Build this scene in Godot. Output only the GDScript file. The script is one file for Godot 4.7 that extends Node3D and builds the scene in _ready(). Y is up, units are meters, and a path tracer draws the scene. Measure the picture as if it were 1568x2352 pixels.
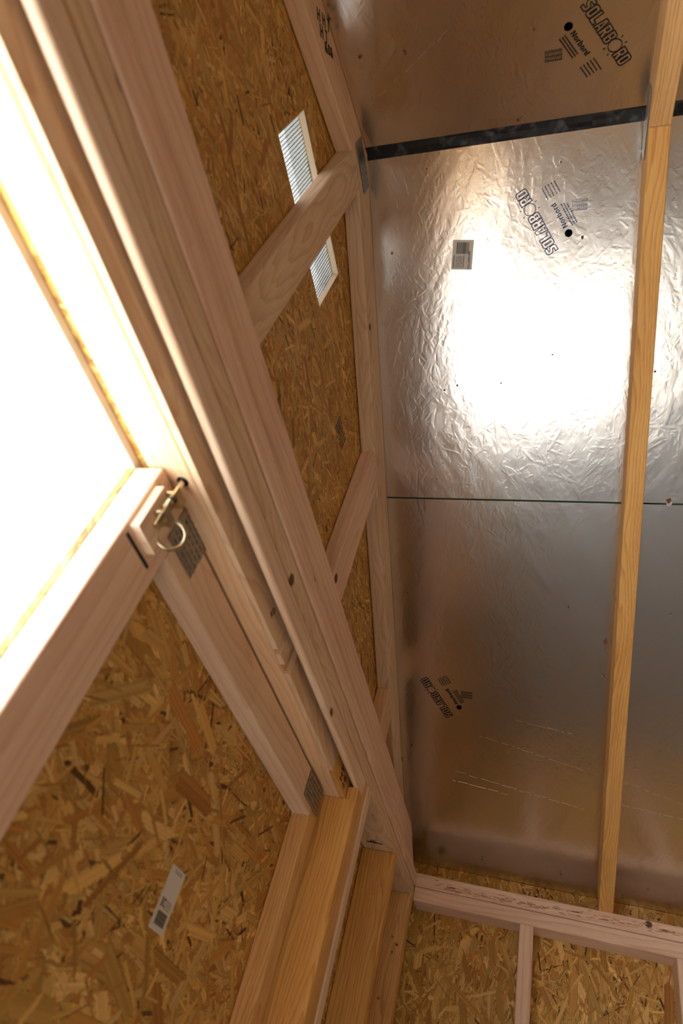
extends Node3D
# Corner of an unfinished shed, seen looking up: framed gable wall with one open and one closed door leaf,
# side wall, and foil-faced roof sheathing on rafters. Lengths in metres; the lens is the origin of x and z.

const H := 1.32            # lens above the floor
const M := 0.4635          # roof slope
const XF := 2.16           # room face of the side wall's studs
const XO := 2.249          # room face of its sheathing
const XR := 0.409          # ridge
const ZF := -0.379         # room face of the gable wall's studs
const ZO := -0.468         # room face of its sheathing
const ZT := -0.430         # room face of the gable's flat studs and chords
const YP := 0.648          # top of the plates
const ZB := 3.20           # far wall behind the lens
const XL := -1.431         # room face of the opposite side wall's sheathing
const RT := 0.089          # depth of a two-by-four
const TH := 0.038          # thickness of a two-by-four

var K := sqrt(1.0 + M * M)
var Y0 := YP + RT * K                    # underside of the roof sheathing above XF
var YR := Y0 + M * (XF - XR)             # ... and at the ridge
var rng := RandomNumberGenerator.new()
var pine := []
var P := {}

func _ready() -> void:
	# ---------------------------------------------------------------- camera
	var cam := Camera3D.new()
	cam.name = "camera"
	add_child(cam)
	cam.transform = Transform3D(Basis(Vector3(0.198799, 0.247242, 0.948341), Vector3(-0.720270, 0.693058, -0.029698), Vector3(-0.664598, -0.677158, 0.315860)).orthonormalized(), Vector3(0, H, 0))
	cam.near = 0.02
	cam.far = 200.0
	var lens := CameraAttributesPhysical.new()
	lens.frustum_focal_length = 12.0 * 1507.555 / 1176.0
	lens.frustum_focus_distance = 1.75
	lens.frustum_near = 0.02
	lens.frustum_far = 200.0
	lens.exposure_aperture = 2.6
	cam.attributes = lens
	cam.keep_aspect = Camera3D.KEEP_HEIGHT
	cam.fov = rad_to_deg(2.0 * atan(1176.0 / 1507.555))
	# ---------------------------------------------------------------- sky and exposure
	var env := Environment.new()
	env.background_mode = Environment.BG_SKY
	var sm := ProceduralSkyMaterial.new()
	sm.sky_top_color = Color(0.82, 0.91, 1.0)
	sm.sky_horizon_color = Color(0.95, 0.98, 1.0)
	sm.sky_curve = 0.2
	sm.ground_bottom_color = Color(0.6, 0.6, 0.58)
	sm.ground_horizon_color = Color(0.8, 0.8, 0.78)
	sm.energy_multiplier = 7.0
	var sky := Sky.new()
	sky.sky_material = sm
	env.sky = sky
	env.tonemap_mode = Environment.TONE_MAPPER_LINEAR
	env.tonemap_exposure = 0.92
	env.sdfgi_enabled = true
	env.ssao_enabled = true
	env.ssil_enabled = true
	var we := WorldEnvironment.new()
	we.name = "world_environment"
	we.environment = env
	add_child(we)
	var sun := DirectionalLight3D.new()
	sun.name = "sun"
	sun.light_energy = 7.8
	sun.light_color = Color(1.0, 0.97, 0.93)
	sun.light_angular_distance = 1.5
	sun.shadow_enabled = true
	add_child(sun)
	sun.look_at_from_position(Vector3.ZERO, Vector3(-0.12, -1.0, 0.62), Vector3.UP)
	# ---------------------------------------------------------------- the place
	rng.seed = 20417
	make_materials()
	build_shell()
	build_gable_wall()
	build_side_walls()
	build_roof()
	build_door()
	build_vent()
	build_latch()
	build_labels()

# ===================================================================== helpers
func V(x: float, y: float, z: float) -> Vector3:
	return Vector3(x, y + H, z)

func roof(x: float) -> float:              # underside of the sheathing
	return YR - M * absf(x - XR)

func under(x: float) -> float:             # underside of the rafters
	return roof(x) - RT * K

func struct_node(called: String, label: String) -> Node3D:
	var n := Node3D.new()
	n.name = called
	n.set_meta("kind", "structure")
	n.set_meta("label", label)
	add_child(n)
	return n

func thing(called: String, label: String, category: String, at: Vector3, group := "") -> Node3D:
	var n := Node3D.new()
	n.name = called
	n.set_meta("label", label)
	n.set_meta("category", category)
	if group != "":
		n.set_meta("group", group)
	add_child(n)
	n.position = at
	return n

func mark(o: Node, label: String) -> Node:
	o.set_meta("label", label)
	return o

func put(parent: Node3D, called: String, mesh: Mesh, mat: Material, at := Transform3D.IDENTITY) -> MeshInstance3D:
	var o := MeshInstance3D.new()
	o.name = called
	o.mesh = mesh
	if mat:
		o.material_override = mat
	o.cast_shadow = GeometryInstance3D.SHADOW_CASTING_SETTING_ON
	parent.add_child(o, true)
	o.transform = at
	return o

func begin() -> SurfaceTool:
	var st := SurfaceTool.new()
	st.begin(Mesh.PRIMITIVE_TRIANGLES)
	return st

func quad(st: SurfaceTool, a: Vector3, b: Vector3, c: Vector3, d: Vector3, n: Vector3, uvs := []) -> void:
	# corners in order round the face; turned so that the front runs clockwise
	var p := [a, b, c, d]
	var u := uvs if uvs.size() == 4 else [Vector2(0, 0), Vector2(1, 0), Vector2(1, 1), Vector2(0, 1)]
	var order := [0, 1, 2, 0, 2, 3]
	if (b - a).cross(c - a).dot(n) > 0.0:
		order = [0, 2, 1, 0, 3, 2]
	for k in order:
		st.set_normal(n)
		st.set_uv(u[k])
		st.add_vertex(p[k])

# a box with sides along the axes of the given frame; uv in metres times s
func add_box(st: SurfaceTool, lo: Vector3, hi: Vector3, s := 1.0, off := Vector2.ZERO) -> void:
	for ax in 3:
		for sg in 2:
			var n := Vector3.ZERO
			n[ax] = -1.0 if sg == 0 else 1.0
			var i := (ax + 1) % 3
			var j := (ax + 2) % 3
			var c := []
			var u := []
			for q in [[0, 0], [1, 0], [1, 1], [0, 1]]:
				var p := Vector3.ZERO
				p[ax] = lo[ax] if sg == 0 else hi[ax]
				p[i] = lo[i] if q[0] == 0 else hi[i]
				p[j] = lo[j] if q[1] == 0 else hi[j]
				c.append(p)
				u.append(Vector2(p[i], p[j]) * s + off if ax != 1 else Vector2(p[j], p[i]) * s + off)
			quad(st, c[0], c[1], c[2], c[3], n, u)

func box_mesh(lo: Vector3, hi: Vector3, s := 1.0, off := Vector2.ZERO) -> ArrayMesh:
	var st := begin()
	add_box(st, lo, hi, s, off)
	st.generate_tangents()
	return st.commit()

# a board with eased long edges. a, b: centres of the ends; wdir: direction of its width; na, nb: normals of its end cuts
func board_mesh(a: Vector3, b: Vector3, wdir: Vector3, w: float, t: float, na := Vector3.ZERO, nb := Vector3.ZERO, r := 0.0032) -> ArrayMesh:
	var ax := (b - a).normalized()
	var e1 := (wdir - ax * wdir.dot(ax)).normalized()
	var e2 := ax.cross(e1)
	var n0 := na if na != Vector3.ZERO else -ax
	var n1 := nb if nb != Vector3.ZERO else ax
	var ring := []
	var nor := []
	var per := []
	var seg := 3
	var run := rng.randf() * 0.3
	for c in 4:
		var sx: float = [1, -1, -1, 1][c]
		var sy: float = [1, 1, -1, -1][c]
		for k in seg + 1:
			var ang := (float(c) + float(k) / seg) * PI / 2.0
			var nn := e1 * cos(ang) + e2 * sin(ang)
			var p := e1 * (sx * (w / 2 - r)) + e2 * (sy * (t / 2 - r)) + nn * r
			if ring.size() > 0:
				run += (p - ring[-1]).length()
			ring.append(p)
			nor.append(nn)
			per.append(run)
	var count := ring.size()
	var end_v: float = per[-1] + (ring[0] - ring[-1]).length()
	var uo := rng.randf()
	var st := begin()
	var A := []
	var B := []
	for p in ring:
		A.append(a + p - ax * (p.dot(n0) / ax.dot(n0)))
		B.append(b + p - ax * (p.dot(n1) / ax.dot(n1)))
	for k in count:
		var j := (k + 1) % count
		var vk: float = per[k] / 0.254
		var vj: float = (per[j] if j > 0 else end_v) / 0.254
		var pts := [A[k], B[k], B[j], A[j]]
		var ns := [nor[k], nor[k], nor[j], nor[j]]
		var us := [Vector2(uo + (A[k] - a).dot(ax) / 2.6, vk), Vector2(uo + (B[k] - a).dot(ax) / 2.6, vk), Vector2(uo + (B[j] - a).dot(ax) / 2.6, vj), Vector2(uo + (A[j] - a).dot(ax) / 2.6, vj)]
		for q in [0, 1, 2, 0, 2, 3]:
			st.set_normal(ns[q])
			st.set_uv(us[q])
			st.add_vertex(pts[q])
	for side in 2:
		var ringe := A if side == 0 else B
		var ne := -ax if side == 0 else ax
		ne = (n0 if n0.dot(-ax) > 0 else -n0) if side == 0 else (n1 if n1.dot(ax) > 0 else -n1)
		for k in range(1, count - 1):
			var tri := [ringe[0], ringe[k], ringe[k + 1]]
			if (tri[1] - tri[0]).cross(tri[2] - tri[0]).dot(ne) > 0:
				tri = [ringe[0], ringe[k + 1], ringe[k]]
			for p in tri:
				st.set_normal(ne)
				st.set_uv(Vector2(uo + (p - a).dot(e1) / 1.2, (p - a).dot(e2) / 0.254))
				st.add_vertex(p)
	return st.commit()

func lumber(parent: Node3D, called: String, a: Vector3, b: Vector3, wdir: Vector3, w: float, t: float, mat: Material, na := Vector3.ZERO, nb := Vector3.ZERO, r := 0.0032) -> MeshInstance3D:
	return put(parent, called, board_mesh(a, b, wdir, w, t, na, nb, r), mat)

# an upright or level board given by its limits; axis 0, 1, 2 = the way its grain runs
func stick(parent: Node3D, called: String, x0: float, x1: float, y0: float, y1: float, z0: float, z1: float, axis: int, mat: Material, r := 0.0032) -> MeshInstance3D:
	var lo := V(x0, y0, z0)
	var hi := V(x1, y1, z1)
	var c := (lo + hi) / 2
	var a := c
	var b := c
	a[axis] = lo[axis]
	b[axis] = hi[axis]
	var wd := Vector3.ZERO
	wd[(axis + 1) % 3] = 1.0
	var i := (axis + 1) % 3
	var j := (axis + 2) % 3
	return lumber(parent, called, a, b, wd, hi[i] - lo[i], hi[j] - lo[j], mat, Vector3.ZERO, Vector3.ZERO, r)

# upright slabs from convex outlines in x and y
func slab_mesh(polys: Array, z0: float, z1: float, s := 1.0, off := Vector2.ZERO) -> ArrayMesh:
	var st := begin()
	for poly in polys:
		var c := Vector3.ZERO
		for p in poly:
			c += V(p.x, p.y, (z0 + z1) / 2)
		c /= poly.size()
		for side in 2:
			var z: float = z1 if side == 0 else z0
			var n := Vector3(0, 0, 1) if side == 0 else Vector3(0, 0, -1)
			for k in range(1, poly.size() - 1):
				var tri := [poly[0], poly[k], poly[k + 1]]
				var q := [V(tri[0].x, tri[0].y, z), V(tri[1].x, tri[1].y, z), V(tri[2].x, tri[2].y, z)]
				if (q[1] - q[0]).cross(q[2] - q[0]).dot(n) > 0:
					q = [q[0], q[2], q[1]]
				for p in q:
					st.set_normal(n)
					st.set_uv(Vector2(p.x, p.y) * s + off)
					st.add_vertex(p)
		for k in poly.size():
			var p0: Vector2 = poly[k]
			var p1: Vector2 = poly[(k + 1) % poly.size()]
			var n := Vector3(p1.y - p0.y, p0.x - p1.x, 0).normalized()
			if n.dot((V(p0.x, p0.y, 0) + V(p1.x, p1.y, 0)) / 2 - Vector3(c.x, c.y, 0)) < 0:
				n = -n
			var l := (p1 - p0).length() * s
			quad(st, V(p0.x, p0.y, z0), V(p1.x, p1.y, z0), V(p1.x, p1.y, z1), V(p0.x, p0.y, z1), n, [Vector2(0, 0) + off, Vector2(l, 0) + off, Vector2(l, (z1 - z0) * s) + off, Vector2(0, (z1 - z0) * s) + off])
	st.generate_tangents()
	return st.commit()

func std(col: Color, rough: float, metal := 0.0) -> StandardMaterial3D:
	var m := StandardMaterial3D.new()
	m.albedo_color = col
	m.roughness = rough
	m.metallic = metal
	return m

# ===================================================================== materials
func pine_texture(kind: int) -> ImageTexture:
	var W := 1024
	var Ht := 256
	var r := RandomNumberGenerator.new()
	r.seed = 77 + kind * 13
	var low := FastNoiseLite.new()
	low.seed = 5 + kind
	low.frequency = 1.0
	low.fractal_octaves = 2
	var fine := FastNoiseLite.new()
	fine.seed = 31 + kind
	fine.frequency = 1.0
	fine.fractal_octaves = 2
	var knots := []
	for k in [5, 7, 4, 9][kind]:
		knots.append([r.randf_range(0, W), r.randf_range(0, Ht), r.randf_range(4.0, 10.0), r.randf_range(0.5, 1.0)])
	var light: Color = [Color(0.94, 0.86, 0.77), Color(0.93, 0.84, 0.73), Color(0.91, 0.79, 0.61), Color(0.94, 0.86, 0.78)][kind]
	var dark: Color = [Color(0.82, 0.66, 0.54), Color(0.77, 0.60, 0.46), Color(0.69, 0.48, 0.29), Color(0.81, 0.65, 0.55)][kind]
	var space: float = [9.0, 6.5, 4.6, 12.0][kind]
	var pith: float = [38.0, 70.0, 30.0, 20.0][kind]
	var data := PackedByteArray()
	data.resize(W * Ht * 3)
	var at := 0
	var cx := PackedFloat32Array()
	cx.resize(W)
	var dd := PackedFloat32Array()
	dd.resize(W)
	for x in W:                                   # runs round once, so that the ends meet
		var t := TAU * x / W
		cx[x] = low.get_noise_2d(cos(t) * 0.6, sin(t) * 0.6) * 16.0
		dd[x] = pith * (1.0 + 0.4 * low.get_noise_2d(cos(t) * 0.8 + 7.0, sin(t) * 0.8))
	for y in Ht:
		var face := fposmod(float(y), 128.0)
		var wide := face < 90.0
		var fx := face - 45.0 if wide else face + 6.0
		for x in W:
			var u := float(x)
			var near := 0.0
			var bend := 0.0
			for kn in knots:
				var du: float = absf(u - kn[0])
				if du > 60.0:
					continue
				var dv: float = y - kn[1]
				var rr: float = kn[2]
				var q := du * du * 6.0 + dv * dv           # a pixel is 2.5 mm long and 1 mm high
				if q < rr * rr * 1.5:
					near = maxf(near, clampf((rr * rr * 1.5 - q) / (rr * rr * 0.7), 0.0, 1.0) * kn[3])
				bend += rr * 1.3 * signf(dv) * exp(-q / (rr * rr * 7.0))
			var a: float = fx - cx[x] + bend
			var ring := sqrt(a * a + dd[x] * dd[x]) if wide else sqrt(a * a * 0.3 + 1600.0)
			ring += fine.get_noise_2d(u * 0.008, y * 0.05) * 2.0
			var ph := fposmod(ring / space, 1.0)
			var late := ph * ph * ph * (1.0 if ph < 0.93 else (1.0 - ph) / 0.07)
			var fib := fine.get_noise_2d(u * 0.045, y * 0.9 + 40.0)
			var blot := low.get_noise_2d(u * 0.006, y * 0.012)
			var c := light.lerp(dark, clampf(0.10 + 0.52 * late + 0.20 * fib + 0.22 * blot, 0.0, 1.0))
			if near > 0.0:
				c = c.lerp(Color(0.22, 0.12, 0.07), near * 0.9)
			data[at] = int(clampf(c.r, 0, 1) * 255.0)
			data[at + 1] = int(clampf(c.g, 0, 1) * 255.0)
			data[at + 2] = int(clampf(c.b, 0, 1) * 255.0)
			at += 3
	var im := Image.create_from_data(W, Ht, false, Image.FORMAT_RGB8, data)
	im.generate_mipmaps()
	return ImageTexture.create_from_image(im)

# long flakes laid over each other; returns [colour, height]
func strands(N: int, count: int, mm: float, with_colour: bool, sd: int, scale := 1.0) -> Array:
	var r := RandomNumberGenerator.new()
	r.seed = sd
	var col := PackedByteArray()
	if with_colour:
		col.resize(N * N * 3)
	var hgt := PackedFloat32Array()
	hgt.resize(N * N)
	var tones := [Color(0.83, 0.69, 0.41), Color(0.80, 0.65, 0.37), Color(0.76, 0.58, 0.31), Color(0.86, 0.73, 0.48), Color(0.70, 0.50, 0.26), Color(0.78, 0.63, 0.37), Color(0.72, 0.55, 0.30), Color(0.38, 0.25, 0.13)]
	if with_colour:
		var i := 0
		while i < N * N * 3:
			col[i] = 96
			col[i + 1] = 62
			col[i + 2] = 26
			i += 3
	for s in count:
		var share := float(s) / count
		var big := share < 0.2 or r.randf() < 0.13
		var L := (r.randf_range(50, 130) if big else r.randf_range(14, 75)) / mm
		var Wd := (r.randf_range(9, 24) if big else r.randf_range(1.6, 10.0)) / mm
		L *= scale
		Wd *= scale
		var ang := r.randfn(0.0, 0.6) + (PI / 2 if r.randf() < 0.15 else 0.0)
		var ca := cos(ang)
		var sa := sin(ang)
		var px := r.randf() * N
		var py := r.randf() * N
		var hv := r.randf_range(0.3, 1.0)
		var tilt := r.randf_range(-0.5, 0.5) / L
		var tone: Color = tones[r.randi_range(0, 6)] if r.randf() < 0.91 or Wd * mm > 7.0 else tones[7]
		var j := r.randf_range(0.90, 1.10)
		var cr := tone.r * j * 255.0
		var cg := tone.g * j * 255.0
		var cb := tone.b * j * 255.0
		var ext := int(ceil((absf(sa) * L + absf(ca) * Wd) / 2))
		var sl := r.randf_range(-0.3, 0.3)                     # slanting ends
		var taper := r.randf_range(0.05, 0.42)
		var lean := r.randf_range(-0.4, 0.4) * Wd
		var bands := PackedFloat32Array()
		for b in 9:
			bands.append(r.randf_range(-14, 14))
		for yy in range(-ext, ext + 1):
			# along = x*ca + yy*sa in [-L/2, L/2], across = -x*sa + yy*ca in [-Wd/2, Wd/2]
			var lo := -1e9
			var hi := 1e9
			if absf(ca) > 1e-4:
				var e0 := (-L / 2 - yy * sa) / ca
				var e1 := (L / 2 - yy * sa) / ca
				lo = maxf(lo, minf(e0, e1))
				hi = minf(hi, maxf(e0, e1))
			elif absf(yy * sa) > L / 2:
				continue
			if absf(sa) > 1e-4:
				var f0 := (yy * ca - Wd / 2) / sa
				var f1 := (yy * ca + Wd / 2) / sa
				lo = maxf(lo, minf(f0, f1))
				hi = minf(hi, maxf(f0, f1))
			elif absf(yy * ca) > Wd / 2:
				continue
			if hi < lo:
				continue
			lo += r.randf() * Wd * 0.35                        # ragged rims
			hi -= r.randf() * Wd * 0.35
			var row := posmod(int(py) + yy, N) * N
			for xx in range(int(ceil(lo)), int(floor(hi)) + 1):
				var idx := row + posmod(int(px) + xx, N)
				var acr := yy * ca - xx * sa
				if absf(xx * ca + yy * sa) > L * (0.5 - taper * absf(acr + lean) / Wd):
					continue
				hgt[idx] = hv + (xx * ca + yy * sa) * tilt + acr * sl / Wd
				if with_colour:
					var g := bands[int((acr / Wd + 0.5) * 8.0)]
					var ed := 0.72 if absf(acr) > Wd / 2 - 0.9 else 1.0
					idx *= 3
					col[idx] = int(clampf((cr + g) * ed, 0, 255))
					col[idx + 1] = int(clampf((cg + g * 0.9) * ed, 0, 255))
					col[idx + 2] = int(clampf((cb + g * 0.7) * ed, 0, 255))
	return [col, hgt]

func make_materials() -> void:
	for k in 4:
		pine.append(pine_texture(k))
	var tints := {"pale": [0, Color(1.0, 0.97, 0.94)], "pink": [3, Color(1.0, 0.95, 0.92)], "tan": [1, Color(0.98, 0.96, 0.93)], "amber": [2, Color(1.0, 0.93, 0.82)], "gold": [2, Color(1.0, 0.91, 0.72)], "warm": [0, Color(1.0, 0.93, 0.84)]}
	for n in tints:
		var m := std(tints[n][1], 0.62)
		m.albedo_texture = pine[tints[n][0]]
		m.metallic_specular = 0.35
		P[n] = m
	# sheathing board
	var N := 1280
	var o := strands(N, 11500, 1000.0 / N, true, 11)
	var im := Image.create_from_data(N, N, false, Image.FORMAT_RGB8, o[0])
	var osb := std(Color(1.0, 0.97, 0.92), 0.58)
	osb.albedo_texture = ImageTexture.create_from_image(im)
	var hi := Image.create_from_data(N, N, false, Image.FORMAT_RF, (o[1] as PackedFloat32Array).to_byte_array())
	hi.bump_map_to_normal_map(1.1)
	osb.normal_enabled = true
	osb.normal_texture = ImageTexture.create_from_image(hi)
	osb.normal_scale = 0.6
	osb.metallic_specular = 0.4
	P.osb = osb
	# foil facing: creases from the flakes beneath, slow waves, and rows of pricked dots
	var F := 2048
	var mmf := 1500.0 / F
	var fo := strands(F, 15000, mmf, false, 23, 0.6)
	var hg: PackedFloat32Array = fo[1]
	var nz := FastNoiseLite.new()
	nz.seed = 9
	nz.frequency = 1.0
	nz.fractal_octaves = 3
	var sm := PackedFloat32Array()
	var S := 256
	sm.resize(S * S)
	for y in S:
		for x in S:
			var tx := TAU * x / S
			var ty := TAU * y / S
			sm[y * S + x] = nz.get_noise_3d(cos(tx) * 1.9 + 3.0 * sin(ty), sin(tx) * 1.9, cos(ty) * 3.0)
	var wave := Image.create_from_data(S, S, false, Image.FORMAT_RF, sm.to_byte_array())
	wave.resize(F, F, Image.INTERPOLATE_CUBIC)
	var wv := wave.get_data().to_float32_array()
	var soft := Image.create_from_data(F, F, false, Image.FORMAT_RF, hg.to_byte_array())
	soft.resize(F / 2, F / 2, Image.INTERPOLATE_BILINEAR)
	soft.resize(F / 4, F / 4, Image.INTERPOLATE_BILINEAR)
	soft.resize(F, F, Image.INTERPOLATE_CUBIC)
	var sf := soft.get_data().to_float32_array()
	var i := 0
	for y in F:
		var dy := (y & 3) == 0
		for x in F:
			var h := sf[i] * 0.34 + hg[i] * 0.13 + wv[i] * 1.6
			if dy and (x & 3) == 0:
				h += 0.22
			sf[i] = h
			i += 1
	var fi := Image.create_from_data(F, F, false, Image.FORMAT_RF, sf.to_byte_array())
	fi.bump_map_to_normal_map(1.0)
	var foil := std(Color(0.88, 0.87, 0.86), 0.21, 1.0)
	foil.normal_enabled = true
	foil.normal_texture = ImageTexture.create_from_image(fi)
	foil.normal_scale = 0.34
	P.foil = foil
	# plain ones
	P.zinc = std(Color(0.62, 0.62, 0.60), 0.42, 0.9)
	P.chrome = std(Color(0.82, 0.78, 0.68), 0.16, 1.0)
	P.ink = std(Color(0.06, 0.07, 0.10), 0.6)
	P.blue = std(Color(0.10, 0.20, 0.42), 0.55)
	P.black = std(Color(0.035, 0.037, 0.045), 0.55)
	P.green = std(Color(0.04, 0.30, 0.24), 0.6)
	P.white = std(Color(0.93, 0.93, 0.91), 0.5)
	P.paper = std(Color(0.88, 0.87, 0.84), 0.6)
	P.trim = std(Color(0.86, 0.85, 0.82), 0.55)
	P.bark = std(Color(0.76, 0.57, 0.44), 0.8)
	P.brown = std(Color(0.45, 0.27, 0.12), 0.8)
	P.concrete = std(Color(0.86, 0.86, 0.85), 0.9)
	P.shingle = std(Color(0.12, 0.12, 0.12), 0.9)
	P.wire = std(Color(0.36, 0.37, 0.37), 0.5, 0.5)
	P.plastic = std(Color(0.93, 0.93, 0.92), 0.5)
	P.plastic.backlight_enabled = true
	P.plastic.backlight = Color(1, 1, 1)
	P.sawn = std(Color(0.86, 0.78, 0.66), 0.8)
	P.deck = std(Color(0.68, 0.67, 0.65), 0.7)
	var nt := NoiseTexture2D.new()
	nt.width = 256
	nt.height = 256
	nt.seamless = true
	var nn := FastNoiseLite.new()
	nn.seed = 3
	nn.frequency = 0.03
	nt.noise = nn
	var gr := Gradient.new()
	gr.set_color(0, Color(0.012, 0.013, 0.018))
	gr.set_color(1, Color(0.50, 0.51, 0.53))
	gr.set_offset(0, 0.50)
	nt.color_ramp = gr
	P.felt = std(Color(1, 1, 1), 0.65)
	P.felt.albedo_texture = nt
	P.felt.uv1_triplanar = true
	P.felt.uv1_scale = Vector3(3, 9, 3)

# ===================================================================== setting
func build_shell() -> void:
	var g := struct_node("ground", "pale concrete ground outside the shed door")
	put(g, "slab", box_mesh(Vector3(-30, -0.3, -40), Vector3(30, -0.14, 30), 1.0), P.concrete)
	var f := struct_node("floor", "plywood floor of the shed")
	var z := ZO - 0.03
	while z < ZB:
		var z1: float = minf(z + 1.22, ZB)
		put(f, "floor_panel", box_mesh(Vector3(XL, -0.02, z), Vector3(XO, 0, z1 - 0.003), 0.4, Vector2(rng.randf(), rng.randf())), P.deck)
		z += 1.22
	put(f, "floor_joists", box_mesh(Vector3(XL, -0.14, ZO - 0.03), Vector3(XO, -0.021, ZB)), P.tan)
	var bk := struct_node("wall_back", "sheathed wall behind the lens")
	put(bk, "sheathing", slab_mesh([[Vector2(XL, -H), Vector2(XO, -H), Vector2(XO, roof(XO)), Vector2(XR, YR), Vector2(XL, roof(XL))]], ZB, ZB + 0.012), P.osb)
	for x in [-1.2, -0.6, 0.0, 0.6, 1.2, 1.8]:
		stick(bk, "wall_stud", x, x + TH, -H, minf(under(x), under(x + TH)) - 0.002, ZB - RT, ZB - 0.0005, 1, P.tan)

func build_gable_wall() -> void:
	var w := struct_node("wall_gable", "framed end wall of pine studs and strand board with the doorway and a triangular gable")
	# sheathing: gable with the vent hole, strip over the door, panels beside it
	var vx0 := 0.254
	var vx1 := 0.568
	var vy0 := 1.16
	var vy1 := 1.31
	var z0 := ZO - 0.0115
	put(w, "sheathing", slab_mesh([
		[Vector2(XL, 0.572), Vector2(vx0, 0.572), Vector2(vx0, roof(vx0)), Vector2(XL, roof(XL))],
		[Vector2(vx0, 0.572), Vector2(vx1, 0.572), Vector2(vx1, vy0), Vector2(vx0, vy0)],
		[Vector2(vx0, vy1), Vector2(vx1, vy1), Vector2(vx1, roof(vx1)), Vector2(XR, YR), Vector2(vx0, roof(vx0))],
		[Vector2(vx1, 0.572), Vector2(XO, 0.572), Vector2(XO, roof(XO)), Vector2(vx1, roof(vx1))]], z0, ZO, 1.25, Vector2(0.13, 0.4)), P.osb)
	put(w, "sheathing", slab_mesh([[Vector2(XL, 0.514), Vector2(XO, 0.514), Vector2(XO, 0.5715), Vector2(XL, 0.5715)]], z0, ZO, 1.0, Vector2(0.5, 0.1)), P.osb)
	put(w, "sheathing", slab_mesh([[Vector2(1.326, -H), Vector2(XO, -H), Vector2(XO, 0.5135), Vector2(1.326, 0.5135)]], z0, ZO, 1.0, Vector2(0.2, 0.7)), P.osb)
	put(w, "sheathing", slab_mesh([[Vector2(XL, -H), Vector2(-0.508, -H), Vector2(-0.508, 0.5135), Vector2(XL, 0.5135)]], z0, ZO, 1.0, Vector2(0.2, 0.3)), P.osb)
	# plates along the wall
	stick(w, "top_plate", XL, XF - 0.0005, 0.5732, 0.6098, ZO + 0.0005, ZF - 0.002, 0, P.tan, 0.004)
	stick(w, "top_plate", XL, XF - 0.0005, 0.6114, 0.648, ZO + 0.0005, ZF, 0, P.pink, 0.005)
	var bc := lumber(w, "bottom_chord", V(XL + 0.2, 0.6935, -0.412), V(2.10, 0.6935, -0.412), Vector3.UP, 0.0865, 0.037, P.pink, Vector3(-M, 1, 0).normalized(), Vector3(M, 1, 0).normalized(), 0.005)
	mark(bc, "flat pine chord lying on the plates at the foot of the gable")
	# header of two plies with spacers between
	var hd := stick(w, "header", -0.5, 1.3605, 0.508, 0.5715, ZO + 0.0005, -0.4115, 0, P.warm, 0.005)
	stick(w, "header_ply", -0.5, 1.3605, 0.533, 0.5715, -0.3925, ZF + 0.0005, 0, P.pale, 0.006)
	mark(hd, "pine header across the top of the doorway, underside lit white")
	for q in [[-0.46, 0.797], [0.812, 0.838], [0.868, 1.2], [1.215, 1.36]]:
		var sp := stick(w, "header_spacer", q[0], q[1], 0.5085, 0.5712, -0.411, -0.402, 0, P.tan if q[0] < 1.0 else P.gold, 0.001)
		if q[1] == 0.797:
			stamp(sp, "KD", V(0.735, 0.525, -0.4018), Vector3(0.35, 0.93, 0), Vector3(-0.93, 0.35, 0), 0.010)
		if q[0] == 1.215:
			stamp(sp, "HT", V(1.262, 0.516, -0.4018), Vector3(0, 1, 0), Vector3(-1, 0, 0), 0.018)
			stamp(sp, "2B", V(1.290, 0.514, -0.4018), Vector3(0, 1, 0), Vector3(-1, 0, 0), 0.016)
	# doorway: two trimmers and the full stud at each side
	for side in 2:
		var s := 1.0 if side == 0 else -1.0
		var c := XR
		var names := ["trimmer_stud", "trimmer_stud", "king_stud"]
		for k in 3:
			var a := 1.323 - c + k * 0.0381
			var b := a + 0.0377
			var x0 := c + minf(s * a, s * b)
			var x1 := c + maxf(s * a, s * b)
			var top := 0.5075 if k < 1 else 0.572
			var st := stick(w, names[k], x0, x1, -H, top, ZO + 0.0005, ZF if k != 1 else ZF - 0.002, 1, [P.gold, P.amber, P.pale][k], 0.005)
			if side == 0 and k == 0:
				# the front edge runs on up beside the spacer
				stick(w, "trimmer_lip", x0, x1, 0.508, 0.5325, -0.4015, ZF, 1, P.gold, 0.003)
	# studs towards the corner
	var s1 := stick(w, "wall_stud", 1.795, 1.831, -H, 0.572, ZO + 0.0005, ZF, 1, P.gold)
	var s2 := stick(w, "wall_stud", 2.112, 2.158, -H, 0.572, ZO + 0.0005, ZF, 1, P.amber)
	for q in [[0.455, -0.41], [0.44, -0.395], [0.42, -0.405], [0.31, -0.42], [0.16, -0.415], [0.14, -0.40], [0.05, -0.42]]:
		nail(s2, V(2.1115, q[0], q[1]), Vector3(-1, 0, 0), 0.0035)
	for x in [-1.29, -0.9]:
		stick(w, "wall_stud", x, x + TH, -H, 0.572, ZO + 0.0005, ZF, 1, P.tan)
	stamp(w, "JC", V(1.735, 0.5722, -0.437), Vector3(0, 0, 1), Vector3(-1, 0, 0), 0.012)
	var ul := begin()
	add_box(ul, V(1.742, 0.5716, -0.447), V(1.7455, 0.5722, -0.404))
	put(w, "stamp_rule", ul.commit(), P.ink)
	# flat gable studs
	var kp := lumber(w, "king_post", V(XR - 0.0015, 0.738, ZT - 0.019), V(XR - 0.0015, under(XR) - 0.002, ZT - 0.019), Vector3.RIGHT, 0.083, 0.0365, P.tan, Vector3.ZERO, Vector3.ZERO, 0.004)
	mark(kp, "upright pine king post under the ridge, crossing the vent")
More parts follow.
